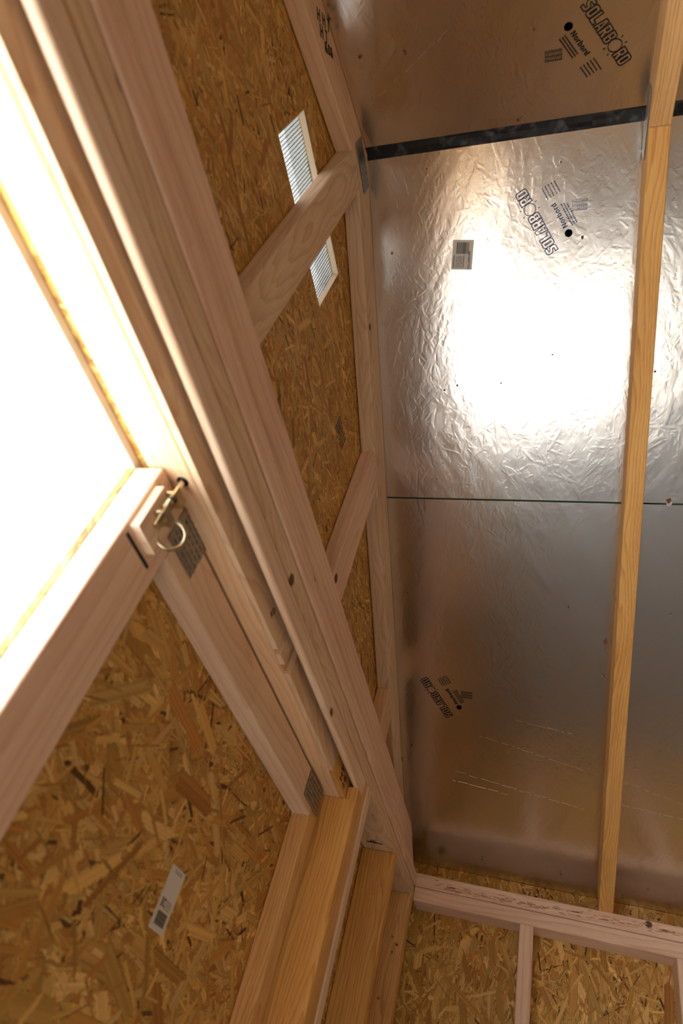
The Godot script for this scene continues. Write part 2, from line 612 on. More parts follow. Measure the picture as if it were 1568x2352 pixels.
	for q in [1.0115, 1.62, -0.1935, -0.80]:
		var sg := -1.0 if q > XR else 1.0
		lumber(w, "gable_stud", V(q, 0.738, ZT - 0.019), V(q, under(q) - 0.001, ZT - 0.019), Vector3.RIGHT, 0.0845, 0.0365, P.pink if q < 1.2 else P.warm, Vector3.ZERO, Vector3(-sg * M, 1, 0).normalized(), 0.004)
	# sloping chords under the roof, joined at the ridge by a nail plate
	var half := RT / 2
	for sg in [1.0, -1.0]:
		var xe: float = XR + sg * 1.80
		var mid: float = roof(XR) - half * K
		var a := V(XR, mid, ZT - 0.0185)
		var b := V(xe, mid - M * 1.80, ZT - 0.0185)
		var ch := lumber(w, "sloping_chord", a, b, Vector3(M * sg, 1, 0), RT - 0.0015, 0.0365, P.tan if sg > 0 else P.warm, Vector3(-sg, 0, 0), Vector3(sg, 0, 0), 0.004)
		mark(ch, "sloping pine chord against the foil, from the ridge down to the side wall" if sg > 0 else "sloping pine chord with black stamps, on the other side of the ridge")
		if sg > 0:
			nail_plate(ch, V(0.414, 1.498, ZT + 0.0003), Vector3.RIGHT, Vector3.UP, 0.102, 0.050)
		else:
			stamp(ch, "H H T", V(0.125, 1.372, ZT + 0.0004), Vector3(0.45, 0.89, 0), Vector3(-0.89, 0.45, 0), 0.020)
			stamp(ch, "H T", V(0.150, 1.372, ZT + 0.0004), Vector3(0.45, 0.89, 0), Vector3(-0.89, 0.45, 0), 0.020)
			stamp(ch, "&8&", V(0.176, 1.384, ZT + 0.0004), Vector3(0.45, 0.89, 0), Vector3(-0.89, 0.45, 0), 0.017)
	# stamp printed on the gable's sheathing
	var gs := begin()
	for k in 9:
		var x := 0.812 + k * 0.0075
		add_box(gs, V(x, 1.085 + 0.003 * (k % 3), ZO), V(x + 0.0028, 1.130 - 0.004 * (k % 2), ZO + 0.0005))
	put(w, "printed_stamp", gs.commit(), P.ink)
	# outer trim over the doorway, and an added board outside the door gap
	var t := struct_node("trim_1", "off-white outer trim board over the doorway")
	stick(t, "head_trim", -0.6, 1.42, 0.503, 0.60, -0.499, z0 - 0.0005, 0, P.trim, 0.001)
	stick(t, "added_gap_board", 1.27, 1.42, -H, 0.5025, -0.512, -0.4925, 1, P.trim, 0.001)  # unseen, added to keep daylight from leaking in beside the closed leaf

func build_side_walls() -> void:
	var w := struct_node("wall_right", "side wall of strand board with pine studs under a doubled top plate")
	var st := begin()
	add_box(st, V(XO, -H, ZO - 0.01), V(XO + 0.0115, roof(XO) - 0.001, ZB), 1.0, Vector2(0.31, 0.62))
	st.generate_tangents()
	put(w, "sheathing", st.commit(), P.osb)
	stick(w, "top_plate", XF, XO - 0.0005, 0.572, 0.6105, ZF + 0.0005, ZB - 0.1, 2, P.pink, 0.004)
	var upper := stick(w, "top_plate", XF, XO - 0.0005, 0.611, YP, ZF + 0.0005, ZB - 0.1, 2, P.pink, 0.003)
	upper.set_meta("label", "upper plate with a rough brown bark stain along its face")
	var r := RandomNumberGenerator.new()
	r.seed = 8
	var ws := begin()
	for k in 150:
		var z := -0.33 + r.randf() * 0.75
		var y := 0.626 + r.randfn(0, 0.0045) + 0.004 * sin(z * 9.0)
		add_box(ws, V(XF - 0.0004, y - r.randf_range(0.0003, 0.0016), z), V(XF + 0.001, y + r.randf_range(0.0003, 0.0016), z + r.randf_range(0.004, 0.020)))
	put(upper, "bark_stain", ws.commit(), P.bark)
	var z := -0.074
	while z < ZB - 0.1:
		stick(w, "wall_stud", XF, XO - 0.0005, -H, 0.5715, z, z + TH, 1, P.pink)
		z += 0.398
	var l := struct_node("wall_left", "opposite side wall of strand board with pine studs")
	var sl := begin()
	add_box(sl, V(XL - 0.0115, -H, ZO - 0.01), V(XL, roof(XL) - 0.001, ZB), 1.0, Vector2(0.1, 0.2))
	sl.generate_tangents()
	put(l, "sheathing", sl.commit(), P.osb)
	stick(l, "top_plate", XL + 0.0005, XL + RT, 0.572, YP, ZF + 0.0005, ZB - 0.1, 2, P.pink)
	z = -0.074
	while z < ZB - 0.1:
		stick(l, "wall_stud", XL + 0.0005, XL + RT, -H, 0.5715, z, z + TH, 1, P.pink)
		z += 0.398

# foil-faced sheet on a slope: sg 1 towards the side wall in view, -1 the other slope
func sheet(parent: Node3D, sg: float, x0: float, x1: float, z0: float, z1: float, off: Vector2) -> MeshInstance3D:
	var n := Vector3(-M * sg, -1, 0).normalized()
	var a := V(x0, roof(x0), z0)
	var b := V(x1, roof(x1), z0)
	var c := V(x1, roof(x1), z1)
	var d := V(x0, roof(x0), z1)
	var t := -n * 0.0115
	var l := (b - a).length() / 1.5
	var wz := (z1 - z0) / 1.5
	var mesh := ArrayMesh.new()
	var s1 := begin()
	quad(s1, a, b, c, d, n, [off, off + Vector2(l, 0), off + Vector2(l, wz), off + Vector2(0, wz)])
	s1.generate_tangents()
	s1.set_material(P.foil)
	s1.commit(mesh)
	var s2 := begin()
	quad(s2, a + t, b + t, c + t, d + t, -n)
	quad(s2, a, b, b + t, a + t, Vector3(0, 0, -1))
	quad(s2, d, c, c + t, d + t, Vector3(0, 0, 1))
	quad(s2, a, d, d + t, a + t, (a - b).normalized())
	quad(s2, b, c, c + t, b + t, (b - a).normalized())
	s2.generate_tangents()
	s2.set_material(P.osb)
	s2.commit(mesh)
	return put(parent, "foil_panel", mesh, null)

func build_roof() -> void:
	var c := struct_node("ceiling", "underside of the roof: foil-faced sheathing panels on pine rafters")
	var zs := [ZO - 0.006, 1.962, ZB]
	var seen := []
	for k in 2:
		seen.append(sheet(c, 1, 0.4214, 1.1365, zs[k], zs[k + 1] - 0.003, Vector2(0.13, 0.42 + k * 0.3)))
		seen.append(sheet(c, 1, 1.1405, XO + 0.012, zs[k], zs[k + 1] - 0.003, Vector2(0.61, 0.07 + k * 0.3)))
		seen.append(sheet(c, -1, 0.3941, -0.33, zs[k], zs[k + 1] - 0.003, Vector2(0.33, 0.83 + k * 0.3)))
		sheet(c, -1, -0.334, XL - 0.012, zs[k], zs[k + 1] - 0.003, Vector2(0.05, 0.2 + k * 0.3))
	# painted edges in the seams between the sheets
	for q in [1.1385, -0.332]:
		var a := V(q, roof(q) + 0.002, 0)
		var st := begin()
		add_box(st, Vector3(a.x - 0.0021, a.y - 0.0008, ZO), Vector3(a.x + 0.0021, a.y + 0.008, ZB))
		put(c, "seam_edge", st.commit(), P.green)
	# roofing above, and the black ridge strip that shows in the gap
	for sg in [1.0, -1.0]:
		var xe: float = XR + sg * 1.95
		var n := Vector3(M * sg, 1, 0).normalized() * 0.0125
		var th := Vector3(M * sg, 1, 0).normalized() * 0.012
		var a := V(XR + sg * 0.03, roof(XR + 0.03), 0) + n
		var b := V(xe, YR - M * 1.95, 0) + n
		var st := begin()
		var za := Vector3(0, 0, ZO - 0.10)
		var zb := Vector3(0, 0, ZB + 0.25)
		quad(st, a + za, b + za, b + zb, a + zb, -n.normalized())
		quad(st, a + za + th, b + za + th, b + zb + th, a + zb + th, n.normalized())
		quad(st, b + za, b + za + th, b + zb + th, b + zb, Vector3(sg, 0, 0))
		quad(st, a + za, b + za, b + za + th, a + za + th, Vector3(0, 0, -1))
		quad(st, a + zb, b + zb, b + zb + th, a + zb + th, Vector3(0, 0, 1))
		put(c, "roofing", st.commit(), P.shingle)
	var rs := begin()
	var nz := FastNoiseLite.new()
	nz.seed = 4
	nz.frequency = 3.0
	var prof := []
	var steps := 150
	for i in steps + 1:
		var z: float = lerpf(ZO - 0.2, ZB + 0.2, float(i) / steps)
		var row := []
		for k in 9:
			var t := float(k) / 8.0
			var sag := 0.007 * sin(PI * t) * (1.0 + 0.7 * nz.get_noise_2d(z * 2.0, t))
			row.append(V(XR - 0.034 + 0.068 * t, YR + 0.0085 - sag + 0.002 * nz.get_noise_2d(z * 5.0, t * 3.0) - absf(t - 0.5) * 0.012, z))
		prof.append(row)
	for i in steps:
		for k in 8:
			var q := [prof[i][k], prof[i][k + 1], prof[i + 1][k + 1], prof[i + 1][k]]
			var nn: Vector3 = (q[1] - q[0]).cross(q[3] - q[0]).normalized()
			if nn.y > 0:
				nn = -nn
			quad(rs, q[0], q[1], q[2], q[3], nn)
	mark(put(c, "ridge_strip", rs.commit(), P.felt), "black felt strip showing in the gap along the ridge")
	var rc := begin()
	add_box(rc, V(XR - 0.16, YR + 0.028, ZO - 0.10), V(XR + 0.16, YR + 0.045, ZB + 0.25))
	put(c, "ridge_cap", rc.commit(), P.shingle)
	# rafters
	var z := 0.1535
	while z < ZB - 0.2:
		for sg in [1.0, -1.0]:
			var mid := roof(XR) - RT / 2 * K
			var xe: float = XR + sg * (XF - XR + 0.03)
			var rf := lumber(c, "rafter", V(XR + sg * 0.0004, mid - 0.0006, z), V(xe, mid - 0.0006 - M * absf(xe - XR), z), Vector3(M * sg, 1, 0), RT - 0.001, TH, P.gold if sg > 0 else P.amber, Vector3(-sg, 0, 0), Vector3(sg, 0, 0), 0.0025)
			if z < 0.2:
				mark(rf, "pine rafter from the ridge down to the side wall plate" if sg > 0 else "pine rafter on the far side of the ridge")
			if sg > 0 and z < 0.2:
				nail_plate(rf, V(XR, 1.500, z - TH / 2 - 0.0004), Vector3.LEFT, Vector3.UP, 0.12, 0.052)
		z += 0.6096
	mark(seen[0], "foil-faced panel under the ridge with the bright reflection and blue print")
	mark(seen[1], "foil-faced panel below the green seam with fine creases and black print")
	mark(seen[2], "dark brown looking foil-faced panel beyond the black ridge gap")
	# what is printed on the sheets in view
	brand(seen[0], 1, Vector2(0.622, -0.021), Vector2(0.507, -0.090), P.blue, true)
	brand(seen[1], 1, Vector2(1.728, -0.273), Vector2(1.622, -0.344), P.ink, true)
	brand(seen[2], -1, Vector2(0.205, 0.007), Vector2(0.314, 0.079), P.ink, false)
	# nail points and tears
	var r := RandomNumberGenerator.new()
	r.seed = 5
	for q in [[0.605, 0.027, 1.0], [0.600, -0.386, 0.8], [0.823, -0.027, 0.6], [1.384, -0.389, 1.1], [1.393, 0.027, 0.7], [1.476, 0.119, 1.6], [1.565, 0.118, 0.9], [0.864, 0.187, 0.8], [1.393, 0.261, 0.8], [0.879, -0.242, 0.8], [0.888, -0.273, 0.8], [0.877, -0.140, 0.6], [1.091, -0.298, 0.6], [1.839, -0.399, 0.9], [1.131, 0.235, 2.2], [0.47, -0.02, 0.7], [0.45, -0.30, 0.6]]:
		tear(seen[0] if q[0] < 1.137 else seen[1], 1, q[0], q[1], q[2] * 0.0045, r)
	for q in [[0.226, -0.071, 1.2], [0.215, -0.391, 1.0], [0.224, -0.304, 0.9], [0.385, -0.105, 1.2]]:
		tear(seen[2], -1, q[0], q[1], q[2] * 0.0045, r)
	# long fine creases in the foil
	crease(seen[1], 1, Vector2(1.78, -0.20), Vector2(1.842, 0.085), r)
	crease(seen[1], 1, Vector2(1.905, -0.27), Vector2(1.962, 0.088), r)
	crease(seen[1], 1, Vector2(1.935, -0.28), Vector2(1.955, -0.12), r)
	crease(seen[1], 1, Vector2(1.72, -0.10), Vector2(1.74, 0.05), r)
	crease(seen[1], 1, Vector2(1.86, 0.185), Vector2(1.90, 0.34), r)
	crease(seen[1], 1, Vector2(1.93, 0.185), Vector2(1.945, 0.34), r)
	crease(seen[2], -1, Vector2(0.30, -0.385), Vector2(0.20, -0.22), r)
	for q in [[2.185, -0.194], [2.182, 0.034], [2.176, 0.266], [2.225, 0.203]]:
		nail(seen[1], V(q[0], roof(q[0]) - 0.0005, q[1]), Vector3(-M, -1, 0).normalized(), 0.0032, 0.006)

# ===================================================================== small parts
func nail(parent: Node3D, at: Vector3, n: Vector3, r: float, h := 0.0015) -> void:
	var m := CylinderMesh.new()
	m.top_radius = r
	m.bottom_radius = r
	m.height = h
	m.radial_segments = 10
	m.rings = 0
	var e := n.cross(Vector3(0.3, 0.2, 0.9)).normalized()
	put(parent, "nail_head", m, P.zinc, Transform3D(Basis(e, n, e.cross(n)), at + n * h / 2))

# a torn spot: a dark ragged hole with a curled flap of foil
func tear(parent: Node3D, sg: float, x: float, z: float, size: float, r: RandomNumberGenerator) -> void:
	var n := Vector3(-M * sg, -1, 0).normalized()
	var s := Vector3(1, -M * sg, 0).normalized()
	var c := V(x, roof(x), z) + n * 0.0004
	var pts := []
	for k in 9:
		var a := TAU * k / 9.0
		pts.append(c + (s * cos(a) + Vector3.BACK * sin(a) * 0.8) * size * r.randf_range(0.5, 1.0))
	var st := begin()
	for k in 9:
		for p in [c, pts[(k + 1) % 9], pts[k]]:
			st.set_normal(n)
			st.add_vertex(p)
	put(parent, "torn_hole", st.commit(), P.brown)
	var f := begin()
	var k0 := r.randi_range(0, 8)
	for k in 3:
		var a: Vector3 = pts[(k0 + k) % 9]
		var b: Vector3 = pts[(k0 + k + 1) % 9]
		var oa := a + (a - c) * 0.7 + n * size * r.randf_range(0.3, 0.8)
		var ob := b + (b - c) * 0.7 + n * size * r.randf_range(0.3, 0.8)
		quad(f, a, b, ob, oa, n)
	put(parent, "foil_flap", f.commit(), P.foil_plain if P.has("foil_plain") else foil_plain())

func foil_plain() -> Material:
	P.foil_plain = std(Color(0.92, 0.91, 0.89), 0.3, 1.0)
	return P.foil_plain

# a run of short folds, a little proud of the foil
func crease(parent: Node3D, sg: float, from: Vector2, to: Vector2, r: RandomNumberGenerator) -> void:
	var n := Vector3(-M * sg, -1, 0).normalized()
	var a := V(from.x, roof(from.x), from.y)
	var b := V(to.x, roof(to.x), to.y)
	var d := (b - a).normalized()
	var side := n.cross(d)
	var st := begin()
	var t := 0.0
	var l := (b - a).length()
	while t < l:
		var e := minf(t + r.randf_range(0.006, 0.03), l)
		var w := r.randf_range(0.0003, 0.0007)
		var j := side * r.randfn(0, 0.0009)
		var p := a + d * t + j
		var q := a + d * e + j + side * r.randfn(0, 0.0006)
		var top := n * 0.0006
		quad(st, p - side * w, q - side * w, q + top, p + top, (n - side).normalized())
		quad(st, p + side * w, q + side * w, q + top, p + top, (n + side).normalized())
		t = e + r.randf_range(0.0, 0.012)
	put(parent, "foil_crease", st.commit(), P.foil_plain)

# punched metal plate: strips and bridges, with open slots between
func nail_plate(parent: Node3D, at: Vector3, ex: Vector3, ey: Vector3, w: float, h: float) -> void:
	var st := begin()
	var cols := int(round(h / 0.0085))
	var pitch := h / cols
	var slot := pitch * 0.36
	for k in cols:
		var y := -h / 2 + k * pitch
		add_box(st, Vector3(-w / 2, y, 0.001), Vector3(w / 2, y + pitch - slot, 0.002))
		var x := -w / 2
		var shift := 0.006 if k % 2 == 0 else 0.0
		while x < w / 2:
			var x1 := minf(x + 0.0045 + shift, w / 2)
			add_box(st, Vector3(x, y + pitch - slot, 0.001), Vector3(x1, y + pitch, 0.002))
			x = x1 + 0.0075
			shift = 0.0
	var ez := ex.cross(ey).normalized()
	put(parent, "nail_plate", st.commit(), P.zinc, Transform3D(Basis(ex, ey, ez), at))

func text_mesh(s: String, h: float, weight := 700) -> TextMesh:
	var f := SystemFont.new()
	f.font_names = PackedStringArray(["Droid Sans"])
	f.font_weight = weight
	var t := TextMesh.new()
	t.text = s
	t.font = f
	t.font_size = 32
	t.pixel_size = h / 23.0
	t.depth = 0.0002
	t.curve_step = 2.0
	t.horizontal_alignment = HORIZONTAL_ALIGNMENT_LEFT
	t.vertical_alignment = VERTICAL_ALIGNMENT_CENTER
	return t

func stamp(parent: Node3D, s: String, at: Vector3, right: Vector3, up: Vector3, h: float) -> void:
	var r := right.normalized()
	var u := (up - r * up.dot(r)).normalized()
	put(parent, "grade_stamp", text_mesh(s, h), P.ink, Transform3D(Basis(r, u, r.cross(u)), at))

func outline(st: SurfaceTool, pts: Array, w: float, o := Vector2.ZERO, k := 1.0) -> void:
	var n := pts.size()
	var inn := []
	var out := []
	for i in n:
		var p: Vector2 = pts[i]
		var a: Vector2 = (p - pts[(i + n - 1) % n]).normalized()
		var b: Vector2 = (pts[(i + 1) % n] - p).normalized()
		var na := Vector2(-a.y, a.x)
		var nb := Vector2(-b.y, b.x)
		var mi := (na + nb).normalized()
		mi /= maxf(mi.dot(na), 0.5)
		inn.append((p + mi * w / 2) * k + o)
		out.append((p - mi * w / 2) * k + o)
	for i in n:
		var j := (i + 1) % n
		quad(st, Vector3(inn[i].x, inn[i].y, 0), Vector3(inn[j].x, inn[j].y, 0), Vector3(out[j].x, out[j].y, 0), Vector3(out[i].x, out[i].y, 0), Vector3(0, 0, 1))

func flat(st: SurfaceTool, x0: float, y0: float, x1: float, y1: float) -> void:
	quad(st, Vector3(x0, y0, 0), Vector3(x1, y0, 0), Vector3(x1, y1, 0), Vector3(x0, y1, 0), Vector3(0, 0, 1))

func poly(a: Array) -> Array:
	var out := []
	for i in range(0, a.size(), 2):
		out.append(Vector2(a[i], a[i + 1]))
	return out

# the maker's print on a sheet; from and to: x and z of the lower corners of its first and last letter
func brand(parent: Node3D, sg: float, from: Vector2, to: Vector2, ink: Material, down: bool) -> void:
	var a := V(from.x, roof(from.x), from.y)
	var b := V(to.x, roof(to.x), to.y)
	var n := Vector3(-M * sg, -1, 0).normalized()
	var r := (b - a).normalized()
	var u := n.cross(r)
	var tr := Transform3D(Basis(r, u, n), a + n * 0.0008)
	var len_ := (b - a).length()
	var hgt := len_ * 0.165
	var letters := {
		"S": [poly([0.02, 0, 0.42, 0, 0.56, 0.14, 0.56, 0.46, 0.45, 0.58, 0.24, 0.64, 0.24, 0.76, 0.56, 0.76, 0.54, 1, 0.14, 1, 0.0, 0.86, 0.0, 0.54, 0.12, 0.42, 0.32, 0.36, 0.32, 0.24, 0.0, 0.24])],
		"O": [poly([0.12, 0, 0.46, 0, 0.58, 0.14, 0.58, 0.86, 0.46, 1, 0.12, 1, 0, 0.86, 0, 0.14]), poly([0.24, 0.24, 0.24, 0.76, 0.34, 0.76, 0.34, 0.24])],
		"L": [poly([0, 0, 0.5, 0, 0.5, 0.25, 0.25, 0.25, 0.25, 1, 0, 1])],
		"A": [poly([0, 0, 0.24, 0, 0.26, 0.18, 0.36, 0.18, 0.38, 0, 0.62, 0, 0.46, 1, 0.16, 1]), poly([0.28, 0.38, 0.31, 0.72, 0.34, 0.38])],
		"R": [poly([0, 0, 0.24, 0, 0.24, 0.34, 0.36, 0, 0.62, 0, 0.48, 0.4, 0.58, 0.52, 0.58, 0.88, 0.46, 1, 0, 1]), poly([0.24, 0.56, 0.24, 0.78, 0.34, 0.78, 0.34, 0.56])],
		"B": [poly([0, 0, 0.46, 0, 0.58, 0.12, 0.58, 0.42, 0.5, 0.5, 0.58, 0.6, 0.58, 0.88, 0.46, 1, 0, 1]), poly([0.24, 0.2, 0.24, 0.4, 0.34, 0.4, 0.34, 0.2]), poly([0.24, 0.6, 0.24, 0.8, 0.34, 0.8, 0.34, 0.6])],
		"D": [poly([0, 0, 0.44, 0, 0.58, 0.14, 0.58, 0.86, 0.44, 1, 0, 1]), poly([0.24, 0.22, 0.24, 0.78, 0.34, 0.78, 0.34, 0.22])],
	}
	var st := begin()
	var x := 0.0
	var unit := len_ / 5.95
	for ch in ["S", "O", "L", "A", "R", "B", "*", "R", "D"]:
		if ch == "*":
			var ring := []
			for k in 22:
				ring.append(Vector2(0.47, 0.5) + Vector2(cos(TAU * k / 22.0), sin(TAU * k / 22.0)) * 0.5)
			outline(st, ring, 0.06, Vector2(x, 0), unit)
			for k in 8:
				var d := Vector2(cos(TAU * (k + 0.5) / 8.0), sin(TAU * (k + 0.5) / 8.0))
				if absf(d.x) < 0.5 or absf(d.y) > 0.75:
					var p := [Vector2(0.47, 0.5) + d * 0.68 + d.orthogonal() * 0.03, Vector2(0.47, 0.5) + d * 0.86 + d.orthogonal() * 0.03, Vector2(0.47, 0.5) + d * 0.86 - d.orthogonal() * 0.03, Vector2(0.47, 0.5) + d * 0.68 - d.orthogonal() * 0.03]
					for i in 4:
						p[i] = p[i] * unit + Vector2(x, 0)
					quad(st, Vector3(p[0].x, p[0].y, 0), Vector3(p[1].x, p[1].y, 0), Vector3(p[2].x, p[2].y, 0), Vector3(p[3].x, p[3].y, 0), Vector3(0, 0, 1))
			x += unit * 1.0
			continue
		for p in letters[ch]:
			outline(st, p, 0.075, Vector2(x, 0), unit)
		x += unit * 0.625
	put(parent, "printed_name", st.commit(), ink, tr)
	# maker, its round mark, and lines of small print too fine to read
	var mk := begin()
	var cc := Vector2(len_ * 0.115, -hgt * 1.35)
	for k in 16:
		var a0 := TAU * k / 16.0
		var a1 := TAU * (k + 1) / 16.0
		quad(mk, Vector3(cc.x, cc.y, 0), Vector3(cc.x, cc.y, 0), Vector3(cc.x + cos(a0) * hgt * 0.33, cc.y + sin(a0) * hgt * 0.33, 0), Vector3(cc.x + cos(a1) * hgt * 0.33, cc.y + sin(a1) * hgt * 0.33, 0), Vector3(0, 0, 1))
	put(parent, "printed_mark", mk.commit(), ink, tr)
	put(parent, "printed_name", text_mesh("Norbord", hgt * 0.42), ink, tr.translated_local(Vector3(len_ * 0.20, -hgt * 1.35, 0)))
	var sp := begin()
	var rr := RandomNumberGenerator.new()
	rr.seed = 3
	for ln in 3:
		var y := -hgt * (1.95 + ln * 0.22)
		var xx := len_ * 0.18
		while xx < len_ * 0.5:
			var w := rr.randf_range(0.001, 0.004)
			flat(sp, xx, y, xx + w, y + hgt * 0.10)
			xx += w + 0.0012
	for ln in 5:
		var y := -hgt * (1.2 + ln * 0.28)
		var xx := len_ * 0.68
		while xx < len_ * 0.86:
			var w := rr.randf_range(0.001, 0.004)
			flat(sp, xx, y, xx + w, y + hgt * 0.09)
			xx += w + 0.0012
	put(parent, "small_print", sp.commit(), ink, tr)
	# block of ruled lines set square to the sheet
	var bp := begin()
	for ln in 8:
		var y := ln * 0.0028
		var bold := ln % 3 == 0
		var xx := 0.0
		while xx < 0.031:
			var w: float = 0.031 if bold else minf(rr.randf_range(0.001, 0.004), 0.031 - xx)
			flat(bp, xx, y, xx + w, y + (0.0011 if bold else 0.0009))
			xx += w + 0.0011
	var dx := Vector2(0.556, 0.004)
	if sg < 0:
		dx = Vector2(0.284, -0.052)
	elif from.x > 1.2:
		dx = Vector2(1.671, -0.249)
	var s := Vector3(1, -M * sg, 0).normalized()
	var right := Vector3.BACK
	put(parent, "ruled_print", bp.commit(), ink, Transform3D(Basis(right, n.cross(right), n), V(dx.x, roof(dx.x), dx.y) + n * 0.0008))

func build_door() -> void:
	var d := struct_node("door_1", "closed door leaf of strand board in a pine frame, beside the open half of the doorway")
	var zd := -0.442
	var zi := -0.480
	put(d, "door_panel", slab_mesh([[Vector2(0.4315, -H + 0.02), Vector2(1.302, -H + 0.02), Vector2(1.302, 0.503), Vector2(0.4315, 0.503)]], zi - 0.011, zi - 0.0003, 0.85, Vector2(0.37, 0.55)), P.osb)
	var ls := stick(d, "stile", 0.4315, 0.5158, -H + 0.02, 0.503, zi, zd, 1, P.pink, 0.003)
	stick(d, "stile", 1.2525, 1.302, -H + 0.02, 0.503, zi, zd - 0.001, 1, P.amber, 0.003)
	stick(d, "top_rail", 0.5162, 1.252, 0.4365, 0.503, zi, zd, 0, P.pale, 0.003)
	stick(d, "bottom_rail", 0.5162, 1.252, -H + 0.02, -H + 0.11, zi, zd, 0, P.pale, 0.003)
	nail_plate(d, V(0.536, 0.481, zd + 0.0002), Vector3.RIGHT, Vector3.UP, 0.075, 0.050)
	nail_plate(d, V(1.240, 0.475, zd + 0.0002), Vector3.RIGHT, Vector3.UP, 0.104, 0.050)
	# splinters on the cut end of the rail
	var sp := begin()
	var r := RandomNumberGenerator.new()
	r.seed = 2
	for k in 5:
		var z := lerpf(zi + 0.004, zd - 0.004, k / 4.0)
		add_box(sp, V(1.246, 0.4365 - r.randf_range(0.001, 0.005), z - 0.0008), V(1.2525, 0.438, z + 0.0008))
	put(d, "splinters", sp.commit(), P.pale)
	# thin block on the stile and a thin dark strip below it
	stick(d, "spacer_block", 0.437, 0.483, 0.414, 0.478, zd + 0.0003, zd + 0.0125, 1, P.pale, 0.001)
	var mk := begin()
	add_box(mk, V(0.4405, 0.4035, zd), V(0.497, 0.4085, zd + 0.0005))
	put(ls, "dark_strip", mk.commit(), P.ink)

func build_vent() -> void:
	var at := V(0.411, 1.16, ZO)
	var v := thing("gable_vent", "white gable vent with square wire mesh behind the king post", "vent", at)
	var x0 := -0.157
	var x1 := 0.157
	var y1 := 0.15
	# mesh stapled outside the opening
	var st := begin()
	var zz := -0.0125
	var t := 0.00055
	var p := 0.0066
	var x := x0 - 0.012
	while x < x1 + 0.012:
		add_box(st, Vector3(x - t, -0.012, zz - t), Vector3(x + t, y1 + 0.012, zz + t))
		x += p
	var y := -0.012
	while y < y1 + 0.012:
		add_box(st, Vector3(x0 - 0.012, y - t, zz - 3 * t), Vector3(x1 + 0.012, y + t, zz - t))
		y += p
	put(v, "wire_mesh", st.commit(), P.wire)
	var fr := begin()
	add_box(fr, Vector3(x0 - 0.03, y1 + 0.004, -0.07), Vector3(x1 + 0.03, y1 + 0.012, -0.016))
	add_box(fr, Vector3(x0 - 0.03, -0.012, -0.07), Vector3(x1 + 0.03, -0.004, -0.016))
	add_box(fr, Vector3(x0 - 0.03, -0.0035, -0.07), Vector3(x0 - 0.02, y1 + 0.0035, -0.016))
	add_box(fr, Vector3(x1 + 0.02, -0.0035, -0.07), Vector3(x1 + 0.03, y1 + 0.0035, -0.016))
	put(v, "frame", fr.commit(), P.white)
	var cv := begin()
	add_box(cv, Vector3(x0 - 0.0195, -0.0035, -0.050), Vector3(x1 + 0.0195, y1 + 0.0035, -0.0485))
	put(v, "cover_panel", cv.commit(), P.plastic)
	# pale sawn rim of the hole
	for q in [[x0, -0.0005, x1, 0.0012], [x0, y1 - 0.0012, x1, y1 + 0.0005], [x0 - 0.0005, 0.0014, x0 + 0.0012, y1 - 0.0014], [x1 - 0.0012, 0.0014, x1 + 0.0005, y1 - 0.0014]]:
		put(v, "sawn_rim", box_mesh(Vector3(q[0], q[1], -0.0113), Vector3(q[2], q[3], 0.0003)), P.sawn)

func rod(st: SurfaceTool, a: Vector3, b: Vector3, r: float, seg := 14) -> void:
	var ax := (b - a).normalized()
	var e := ax.cross(Vector3(0.31, 0.2, 0.93)).normalized()
	var f := ax.cross(e)
	for k in seg:
		var n0 := e * cos(TAU * k / seg) + f * sin(TAU * k / seg)
		var n1 := e * cos(TAU * (k + 1) / seg) + f * sin(TAU * (k + 1) / seg)
		for q in [[a, n0], [b, n0], [b, n1], [a, n0], [b, n1], [a, n1]]:
			st.set_normal(q[1])
			st.add_vertex(q[0] + q[1] * r)
		for q in [[a, -ax], [b, ax]]:
			for p in [q[0], q[0] + n0 * r, q[0] + n1 * r]:
				st.set_normal(q[1])
				st.add_vertex(p)

func build_latch() -> void:
	var zd := -0.442
	var at := V(0.456, 0.43, zd)
	var v := thing("barrel_bolt", "zinc barrel bolt with a ring pull at the top of the door stile", "latch", at)
	var bp := begin()
	add_box(bp, Vector3(-0.015, 0.010, 0.0004), Vector3(0.017, 0.058, 0.002))
	put(v, "back_plate", bp.commit(), P.chrome)
	for y in [0.012, 0.043]:                              # two lugs folded out of the plate
		var br := begin()
		add_box(br, Vector3(-0.013, y, 0.0021), Vector3(0.011, y + 0.0035, 0.026))
		add_box(br, Vector3(-0.013, y + 0.0036, 0.0235), Vector3(0.011, y + 0.0125, 0.026))
		put(v, "lug", br.commit(), P.chrome)
	var st := begin()
	rod(st, Vector3(0, 0.002, 0.0145), Vector3(0, 0.0770, 0.0145), 0.0042)
	put(v, "bolt_rod", st.commit(), P.chrome)
	var sp := begin()                                     # the spring round the rod
	var prev := Vector3.ZERO
	for k in 61:
		var a := TAU * k / 10.0
		var p := Vector3(cos(a) * 0.0062, 0.0285 + 0.0135 * k / 60.0, 0.0145 + sin(a) * 0.0062)
		if k > 0:
			rod(sp, prev, p, 0.0008, 5)
		prev = p
	put(v, "spring", sp.commit(), P.chrome)
	var tm := TorusMesh.new()
	tm.inner_radius = 0.0135
	tm.outer_radius = 0.0190
	tm.rings = 40
	tm.ring_segments = 12
	var face := Vector3(-0.62, -0.42, 0.66).normalized()
	var e := face.cross(Vector3.UP).normalized()
	put(v, "ring_pull", tm, P.chrome, Transform3D(Basis(e, face, e.cross(face)), Vector3(0.0215, 0.0105, 0.022)))
	# the hole that the bolt slides into
	var ho := begin()
	rod(ho, Vector3(0, 0.0772, 0.0145), Vector3(0, 0.0779, 0.0145), 0.0075)
	put(v, "bolt_hole", ho.commit(), P.black)

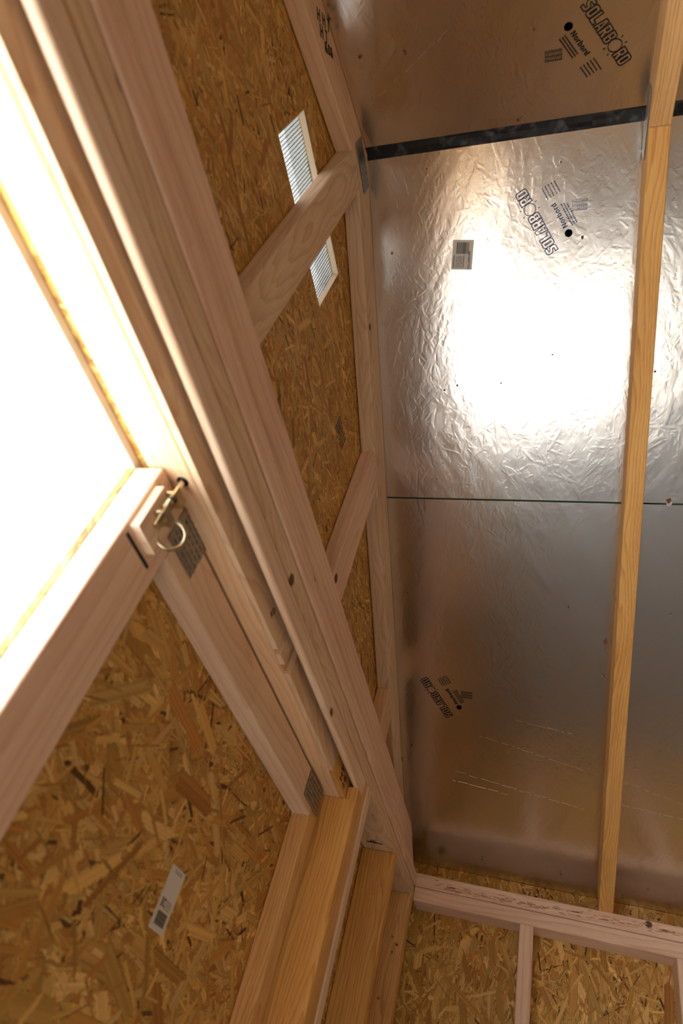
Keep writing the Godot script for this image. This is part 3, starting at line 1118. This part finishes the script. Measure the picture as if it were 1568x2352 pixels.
func build_labels() -> void:
	# paper label on the foil
	var n := Vector3(-M, -1, 0).normalized()
	var o := Vector2(0.642, -0.2505)
	var s := Vector3(1, -M, 0).normalized()
	var right := Vector3(0.09, -0.04, 1).normalized()
	right = (right - n * right.dot(n)).normalized()
	var up := n.cross(right)
	var v := thing("barcode_label", "white paper label with a barcode stuck on the foil near the ridge", "label", V(o.x, roof(o.x), o.y) + n * 0.0006)
	v.basis = Basis(right, up, n)
	var w := 0.046
	var h := 0.062
	var st := begin()
	add_box(st, Vector3(0, 0, 0), Vector3(w, h, 0.0003))
	put(v, "paper", st.commit(), P.paper)
	var b := begin()
	var r := RandomNumberGenerator.new()
	r.seed = 6
	var x := 0.009
	while x < 0.036:
		var t := r.randf_range(0.0004, 0.0014)
		flat(b, x, 0.033, x + t, 0.057)
		x += t + r.randf_range(0.0003, 0.001)
	flat(b, 0.004, 0.004, 0.0055, 0.030)
	flat(b, 0.026, 0.004, 0.0272, 0.030)
	for k in 8:
		var xx := 0.009 + k * 0.002
		var y := 0.004
		while y < 0.027:
			var t := r.randf_range(0.001, 0.004)
			flat(b, xx, y, xx + 0.0008, y + t)
			y += t + 0.001
	put(v, "barcode_print", b.commit(), P.ink, Transform3D(Basis.IDENTITY, Vector3(0, 0, 0.0006)))
	put(v, "printed_name", text_mesh("SOLARBORD", 0.0046), P.ink, Transform3D(Basis(Vector3(0, 1, 0), Vector3(-1, 0, 0), Vector3(0, 0, 1)), Vector3(0.0385, 0.002, 0.0006)))
	# label on the door
	var d := thing("barcode_label_001", "narrow white paper label with a barcode stuck on the door's strand board", "label", V(0.884, 0.139, -0.4801))
	d.rotation.z = 0.0
	var ds := begin()
	add_box(ds, Vector3(0, 0, 0), Vector3(0.046, 0.076, 0.0004))
	put(d, "paper", ds.commit(), P.paper)
	var db := begin()
	x = 0.006
	var y := 0.007
	while y < 0.022:
		var t := r.randf_range(0.0005, 0.0013)
		flat(db, 0.008, y, 0.038, y + t)
		y += t + r.randf_range(0.0003, 0.0009)
	put(d, "barcode_print", db.commit(), P.ink, Transform3D(Basis.IDENTITY, Vector3(0, 0, 0.0007)))
	db = begin()
	for k in 4:
		var yy := 0.026 + k * 0.003
		x = 0.020
		while x < 0.038:
			var t := r.randf_range(0.001, 0.003)
			flat(db, x, yy, x + t, yy + 0.0011)
			x += t + 0.0009
	for k in 2:
		x = 0.012
		while x < 0.034:
			var t := r.randf_range(0.001, 0.003)
			flat(db, x, 0.069 + k * 0.0025, x + t, 0.0700 + k * 0.0025)
			x += t + 0.0009
	put(d, "small_print", db.commit(), P.ink, Transform3D(Basis.IDENTITY, Vector3(0, 0, 0.0007))).set_meta("kind", "stuff")
	put(d, "printed_mark", text_mesh("IC", 0.010), P.ink, Transform3D(Basis.IDENTITY, Vector3(0.006, 0.032, 0.0007)))
